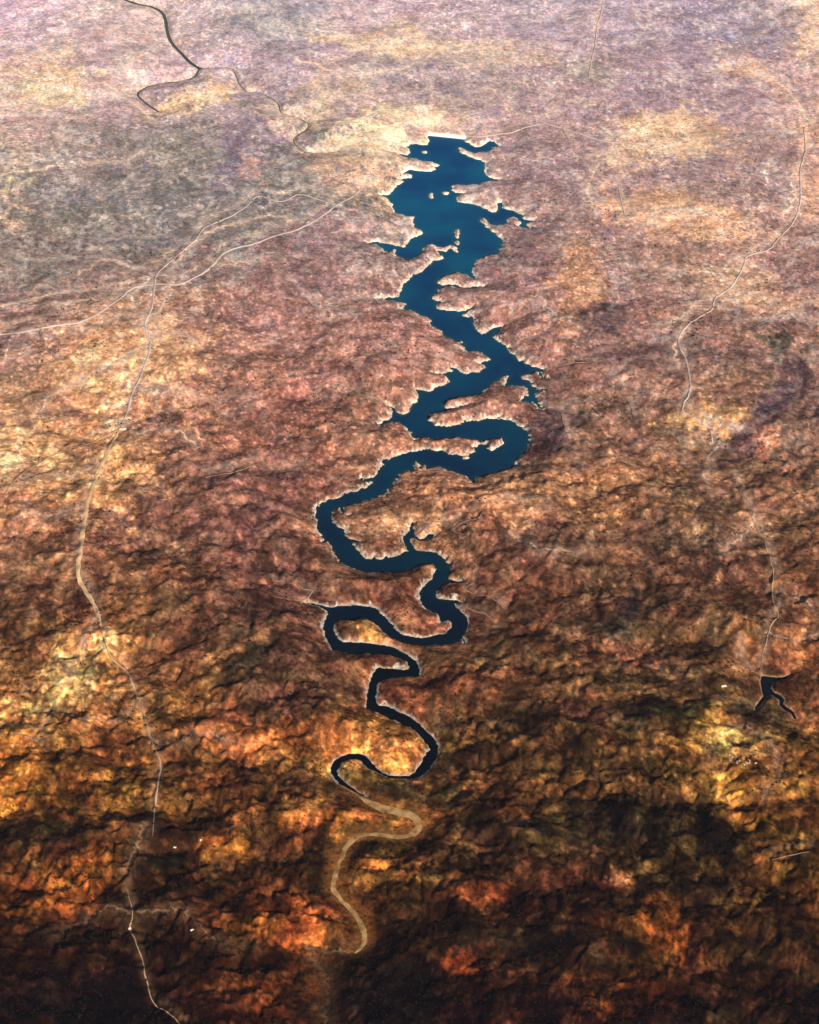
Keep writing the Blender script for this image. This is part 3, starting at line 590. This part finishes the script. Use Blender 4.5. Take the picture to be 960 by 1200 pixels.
# ------------------------------------------------------------------ dam
(ax, ay), (bx_, by_) = gpts([(499.5, 157.2), (545.5, 162.0)])
dam = bpy.data.objects.new("dam", None); COL.objects.link(dam)
dam.location = ((ax+bx_)/2, (ay+by_)/2, 0); dam.rotation_euler = (0, 0, math.atan2(by_-ay, bx_-ax))
tag(dam, "pale straight embankment dam closing the wide top end of the blue lake", "dam")
Ld = math.hypot(bx_-ax, by_-ay)
def prism(name, prof, x0, x1, m, parent, nseg=1):
    n = len(prof); V_ = []; F_ = []
    for s in range(nseg+1):
        xx = x0+(x1-x0)*s/nseg
        V_ += [(xx, p, q_) for p, q_ in prof]
    me = bpy.data.meshes.new(name)
    for s in range(nseg):
        for k in range(n):
            F_.append((s*n+k, s*n+(k+1) % n, (s+1)*n+(k+1) % n, (s+1)*n+k))
    F_.append(tuple(range(n))[::-1]); F_.append(tuple(nseg*n+k for k in range(n)))
    me.from_pydata(V_, [], F_); me.materials.append(m); me.update()
    o = bpy.data.objects.new(name, me); COL.objects.link(o); o.parent = parent; return o
prism("embankment", [(-42, -14), (-8, 15), (18, 15), (70, -12)], -Ld/2-10, Ld/2+10, M_ROCK, dam, 12)
prism("crest_road", [(-6, 15.01), (-6, 15.5), (16, 15.5), (16, 15.01)], -Ld/2-12, Ld/2+12, M_CONC, dam, 12)
for yy in (-7.4, 16.2):
    prism("parapet", [(yy, 15.02), (yy, 17.2), (yy+1.2, 17.2), (yy+1.2, 15.02)], -Ld/2-12, Ld/2+12, M_CONC, dam, 12)

# ------------------------------------------------------------------ houses
def house_mesh(L, W, Hh_):
    x, y = L/2, W/2; r = Hh_+W*0.28; e = 0.5
    V_ = [(-x,-y,-4),(x,-y,-4),(x,y,-4),(-x,y,-4),(-x,-y,Hh_),(x,-y,Hh_),(x,y,Hh_),(-x,y,Hh_),(-x,0,r),(x,0,r),
          (-x-e,-y-e,Hh_-.1),(x+e,-y-e,Hh_-.1),(x+e,y+e,Hh_-.1),(-x-e,y+e,Hh_-.1),(-x-e,0,r+.25),(x+e,0,r+.25)]
    F_ = [(0,1,5,4),(1,2,6,9,5),(2,3,7,6),(3,0,4,8,7),(10,11,15,14),(12,13,14,15)]
    me = bpy.data.meshes.new("house"); me.from_pydata(V_, [], F_)
    me.materials.append(M_WALL); me.materials.append(M_ROOF)
    me.polygons[4].material_index = 1; me.polygons[5].material_index = 1
    me.update(); return me
def shed_mesh(L, W, Hh_):
    me = house_mesh(L, W, Hh_); 
    for p in me.polygons: p.material_index = 0
    return me
def place(name, me, px, py, rot, label, cat, group=None):
    x, y = drape_line([(px, py)]); x = float(x[0]); y = float(y[0])
    o = bpy.data.objects.new(name, me); COL.objects.link(o)
    o.location = (x, y, float(sample(Z, x, y))+0.5); o.rotation_euler = (0, 0, rot)
    tag(o, label, cat, group); return o
me_h = [house_mesh(13, 9, 4.5), house_mesh(18, 9, 5), house_mesh(12, 10, 5)]
place("warehouse", shed_mesh(56, 20, 8), 144, 503.5, 0.1, "long white warehouse in the bright clearing beside the junction of the tan roads", "warehouse")
place("farmhouse", shed_mesh(16, 11, 6), 152, 1088.5, 0.4, "lone white farmhouse shining at the head of the dark ridge track", "farmhouse")
place("barn", shed_mesh(34, 12, 5), 848.5, 804.5, 0.15, "long white barn on dark scrub west of the black pond", "barn")
place("farmhouse", shed_mesh(13, 8, 5), 235.5, 985, 0.2, "white farmhouse above the dark gully, beside a small orange field", "farmhouse")
place("barn", shed_mesh(17, 7, 4), 205, 994, 0.1, "low pale barn on the slope with the small orange field", "barn")
place("barn", shed_mesh(18, 8, 4), 225, 1090, 0.3, "pale barn on the faint track in the dark scrub", "barn")
VILL = [((874,888), 20, 12, 12, "small white house of the scattered village in yellow fields below the black pond", "houses of the village below the black pond"),
        ((128,438), 10, 5, 8, "small white house in the pale sandy clearing beside the winding tan road", "houses in the pale sandy clearing"),
        ((63,112), 16, 8, 8, "white house of the far village on straw coloured fields", "houses of the far village")]
for (c, rx, ry, n, lab, grp) in VILL:
    for k in range(n):
        a_ = random.uniform(0, 6.28); rr_ = math.sqrt(random.uniform(0.02, 1))
        place("house", random.choice(me_h), c[0]+rx*rr_*math.cos(a_), c[1]+ry*rr_*math.sin(a_), random.uniform(0, 3.1), lab, "house", grp)

# ------------------------------------------------------------------ scattered woods: low crowns standing on the darker ground
rng = np.random.default_rng(5)
N = 34000
cu = rng.uniform(-10, 970, N*4); cv = rng.uniform(150, 1300, N*4)
tx_, ty_ = ground(cu, cv)
lumv = sample(ALB.mean(-1), tx_, ty_); sw = sample(sdW, tx_, ty_); db_ = sample(dB-wB, tx_, ty_)
clump = sample(sstep(-0.05, 0.45, fbm(X, Y, 520, 251, 5, .7)), tx_, ty_)
dens = np.exp(-lumv/0.05)*0.22 + 0.30*clump*np.interp(cv, [150, 400, 1000, 1200], [0.5, 1, 0.6, 0.3])
keep = (rng.uniform(0, 1, len(cu)) < dens) & (sw > 30) & (db_ > 15)
tx_, ty_ = tx_[keep][:N], ty_[keep][:N]
tz = sample(Z, tx_, ty_)
n = len(tx_)
rad = rng.uniform(3, 6.5, n); hh = rng.uniform(6, 12, n); an = rng.uniform(0, 6.28, n)
Vt = []
lay = [(0.45, 0.05), (1.0, 0.42), (0.62, 0.82)]
for (rs, zs) in lay:
    for k in range(5):
        jr = rng.uniform(0.75, 1.25, n)
        Vt.append(np.stack([tx_+rad*rs*jr*np.cos(an+k*1.2566), ty_+rad*rs*jr*np.sin(an+k*1.2566), tz-0.5+hh*zs], -1))
Vt.append(np.stack([tx_, ty_, tz+hh], -1)); Vt = np.stack(Vt, 1).reshape(-1, 3)
base = (np.arange(n)*16)[:, None]; Ft = []
for L_ in range(2):
    for k in range(5):
        a0, a1 = L_*5+k, L_*5+(k+1) % 5
        Ft.append(base+np.array([[a0, a1, a1+5]])); Ft.append(base+np.array([[a0, a1+5, a0+5]]))
for k in range(5): Ft.append(base+np.array([[10+k, 10+(k+1) % 5, 15]]))
Ft = np.concatenate(Ft, 0)
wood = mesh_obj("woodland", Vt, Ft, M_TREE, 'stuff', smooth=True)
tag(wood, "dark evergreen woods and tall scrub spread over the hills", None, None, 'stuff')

# ------------------------------------------------------------------ haze in the air
R_ = 85000.0; zb, zt = float(Z.min())-1.0, CAM_H+60
Vh = [(-R_,-R_,zb),(R_,-R_,zb),(R_,R_,zb),(-R_,R_,zb),(-R_,-R_,zt),(R_,-R_,zt),(R_,R_,zt),(-R_,R_,zt)]
Fh = [(3,2,1,0),(4,5,6,7),(0,1,5,4),(1,2,6,5),(2,3,7,6),(3,0,4,7)]
hm = bpy.data.materials.new("haze"); hm.use_nodes = True
hn = hm.node_tree.nodes; hl = hm.node_tree.links
for nd in list(hn):
    if nd.type == 'BSDF_PRINCIPLED': hn.remove(nd)
pv = hn.new("ShaderNodeVolumePrincipled"); pv.inputs['Color'].default_value = (0.66, 0.66, 0.9, 1)
pv.inputs['Density'].default_value = 0.09e-5; pv.inputs['Anisotropy'].default_value = 0.0
hl.new(pv.outputs[0], hn['Material Output'].inputs['Volume'])
hz = mesh_obj("haze", Vh, Fh, hm, 'stuff'); tag(hz, "thin blue haze over the far hills")
